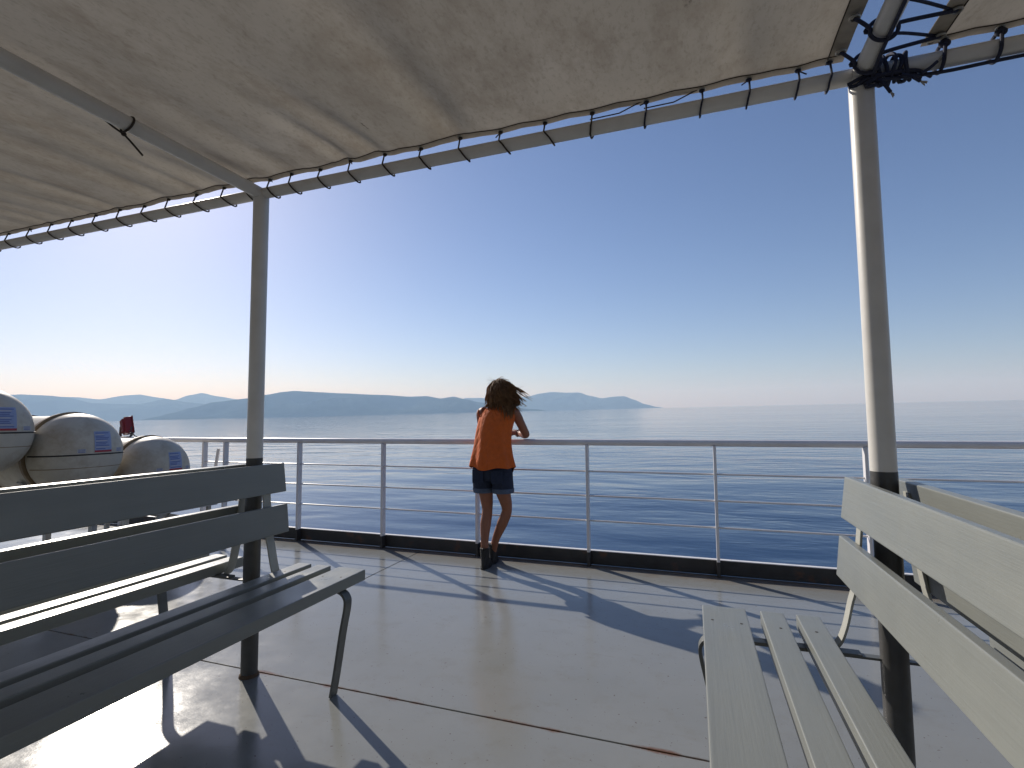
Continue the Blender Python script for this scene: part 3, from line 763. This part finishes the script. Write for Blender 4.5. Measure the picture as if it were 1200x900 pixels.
    for cx_, x2 in ((-1.727, -1.727), (-1.553, -1.550)):
        g = MB(); g.loft([ring(L(cx_ + (.0 if cx_ < -1.66 else 0), 4.136, .80), .090, .108, 32), ring(L(cx_, 4.140, .74), .091, .106, 32), ring(L(x2, 4.146, .69), .090, .102, 32, None, lambda t: .015 * math.sin(4 * t)), ring(L(x2, 4.150, .645), .0885, .098, 32, None, lambda t: .02 * math.sin(3 * t + 1))])
        lg = g.build('short_leg', M['denim'], sb)
        c = MB(); c.loft([ring(L(x2, 4.149, .668), .0925, .102, 32), ring(L(x2, 4.150, .664), .0955, .105, 32), ring(L(x2, 4.151, .632), .0945, .104, 32), ring(L(x2, 4.151, .628), .088, .098, 32)], cap=False); c.build('cuff', M['denim_cuff'], sb)
    for s in (-1, 1):
        mb = MB()
        base = L(-1.640 + s * .085, 4.018, .775)
        mb.box(base.x - .05, base.x + .05, base.y - .010, base.y + .008, base.z - .055, base.z + .055); mb.build('back_pocket', M['denim'], sb, bevel=.004)
    # ankle boots
    def boot(ax, ay, yaw):
        b = MB(); Rz = Matrix.Rotation(yaw, 3, 'Z'); A = L(ax, ay, 0)
        rows_ = [(.0, .004, .040, .115, .045), (.0, .022, .042, .118, .045), (0, .045, .041, .108, .038), (0, .068, .040, .085, .020), (0, .092, .040, .062, .004), (0, .13, .042, .053, -.004), (0, .175, .045, .052, -.006), (0, .195, .047, .053, -.006)]
        rg = []
        for _, z, rx, ry, cyo in rows_: rx *= .88; ry *= .92; z *= .86; rg.append([A + Rz @ Vector((rx * math.cos(t) * (1 - .12 * max(0, math.sin(t))), cyo + ry * math.sin(t), z)) for t in [2 * math.pi * k / 26 for k in range(26)]])
        b.loft(rg); bt = b.build('boot', M['boot'], o)
        sl = MB(); sl.loft([[A + Rz @ Vector((.041 * math.cos(t) * (1 - .12 * max(0, math.sin(t))), .043 + .113 * math.sin(t), z)) for t in [2 * math.pi * k / 26 for k in range(26)]] for z in (.0005, .016)])
        sl.build('sole', M['rubber'], bt)
        hb = MB(); p = Rz @ Vector((0, -.052, .160)) + A; hb.torus(p, .014, .004, (1, 0, 0), 12, 6); hb.build('pull_loop', M['boot'], bt)
    boot(-1.700, 4.105, rad(4)); boot(-1.692, 4.268, rad(12))
    # sunglasses
    g = MB()
    for s in (-1, 1):
        c = hc + hrot @ Vector((s * .034, .090, .016)); g.sphere(c, .027, .008, .021, 14, 8, hrot)
        g.tube([hc + hrot @ Vector((s * .060, .078, .020)), hc + hrot @ Vector((s * .079, .0, .018))], .0035, 6)
    g.build('sunglasses', M['glasses'], o)
    # bracelet
    g = MB(); g.torus(L(-1.533, 4.556, 1.126), .031, .006, (-.7, .7, .1), 18, 8); g.build('bracelet', M['bracelet'], o)
    # hair: a skull cap under several hundred wind-blown locks
    cap = MB(); rnd = random.Random(3)
    rg = []
    for j in range(1, 12):
        t = math.pi * .66 * j / 12
        rg.append([hc + hrot @ (Vector((.088 * math.sin(t) * math.cos(a), (.104 if math.sin(a) < 0 else .080) * math.sin(t) * math.sin(a) - .008, .124 * math.cos(t))) * (1 + .03 * math.sin(5 * a + j))) for a in [2 * math.pi * k / 26 for k in range(26)]])
    cap.loft(rg); hr = cap.build('hair', M['hair'], o)
    lk = MB()
    for i in range(1000):
        a = rnd.uniform(math.pi * .93, math.pi * 2.10) if rnd.random() < .88 else rnd.uniform(.3, 2.8)
        th = math.acos(rnd.uniform(-.2, 1)) * .85
        d = Vector((math.sin(th) * math.cos(a), math.sin(th) * math.sin(a), math.cos(th)))
        s = hc + hrot @ Vector((.086 * d.x, .100 * d.y - .008, .120 * d.z)); out = (hrot @ d).normalized()
        low = s.z - hc.z
        length = (rnd.uniform(.08, .15) if math.sin(a) > 0 else rnd.uniform(.12, .235) + low * .55 + .05 * out.x)
        tang = (Vector((.25, -.15, -1)) - Vector((.25, -.15, -1)).dot(out) * out).normalized()
        v = (tang + out * .15).normalized(); p = s.copy(); pts = [s]; seg = 10
        side = 1 if out.x > .2 else 0
        wind = rnd.uniform(.02, .16) + side * (rnd.uniform(.25, .5) if rnd.random() < .10 else rnd.uniform(0, .12)); ph = rnd.uniform(0, 6); cr = rnd.uniform(.2, .6)
        for k in range(seg):
            v = (v + Vector((wind * .50 + cr * .6 * math.sin(ph + k * 1.15), cr * .4 * math.cos(ph + k), -.28 + wind * .22))).normalized()
            p = p + v * length / seg
            q = hrot.transposed() @ (p - hc); e = Vector((q.x / .092, (q.y + .008) / .106, q.z / .126))
            if e.length < 1: p = hc + hrot @ (Vector((q.x, q.y + .008, q.z)) / max(e.length, .3) - Vector((0, .008, 0)))
            if p.z < 1.37: p.y = min(p.y, (4.262 - .112 + (p.z - 1.24) * .28) - oy + rnd.uniform(-.014, 0))
            pts.append(p.copy())
        w = rnd.uniform(.0022, .0048); lk.tube(pts, [w * .7] + [w] * (len(pts) - 3) + [w * .6, w * .15], 5)
    for i in range(60):     # flyaway strands streaming to the right
        s = hc + Vector((rnd.uniform(.03, .085), rnd.uniform(-.07, .02), rnd.uniform(-.10, .06))); p = s.copy(); pts = [s]
        v = Vector((1, rnd.uniform(-.3, .2), rnd.uniform(-.5, .25))).normalized(); ln = rnd.uniform(.06, .19); c = rnd.uniform(-.30, .12)
        for k in range(9):
            v = (v + Vector((.1, rnd.uniform(-.1, .1), c * .35 + .10 * math.sin(k + i)))).normalized(); p = p + v * ln / 9; pts.append(p.copy())
        lk.tube(pts, [.0011] * 8 + [.0007, .0003], 4)
    for i in range(420):    # fine frizz all over the outline
        u = Vector((rnd.gauss(0, 1), rnd.gauss(-.4, .8), rnd.gauss(.1, 1))).normalized()
        p = hc + hrot @ Vector((.094 * u.x, .108 * u.y - .008, .124 * u.z)) + Vector((0, 0, -.10 if rnd.random() < .35 and u.y < 0 else 0)); pts = [p.copy()]
        v = (u + Vector((.5, -.1, -.7))).normalized(); ln = rnd.uniform(.03, .085); ph = rnd.uniform(0, 6)
        for k in range(6):
            v = (v + Vector((.14 + .25 * math.sin(ph + k), .2 * math.cos(ph * 2 + k), -.10))).normalized(); p = p + v * ln / 6; pts.append(p.copy())
        lk.tube(pts, [.0009] * 5 + [.0007, .0003], 4)
    lk.build('hair_locks', M['hair'], hr)
build_woman()

# ------------------------------------------------------------------ sea haze
def build_haze():
    m = bpy.data.materials.new('haze_air'); m.use_nodes = True; nt = m.node_tree; nt.nodes.clear()
    out = nt.nodes.new('ShaderNodeOutputMaterial'); v = nt.nodes.new('ShaderNodeVolumePrincipled')
    v.inputs['Color'].default_value = (.44, .68, 1.0, 1); v.inputs['Absorption Color'].default_value = (1, 1, 1, 1); v.inputs['Density'].default_value = 7.2e-5; v.inputs['Anisotropy'].default_value = .12
    nt.links.new(v.outputs[0], out.inputs['Volume'])
    mb = MB(); mb.box(-32000, 32000, -32000, 32000, -84, 950)
    me = mb.mesh('haze', m, smooth=False); o = link('haze', me); o.matrix_world = SEA; tag(o, kind='stuff')
build_haze()
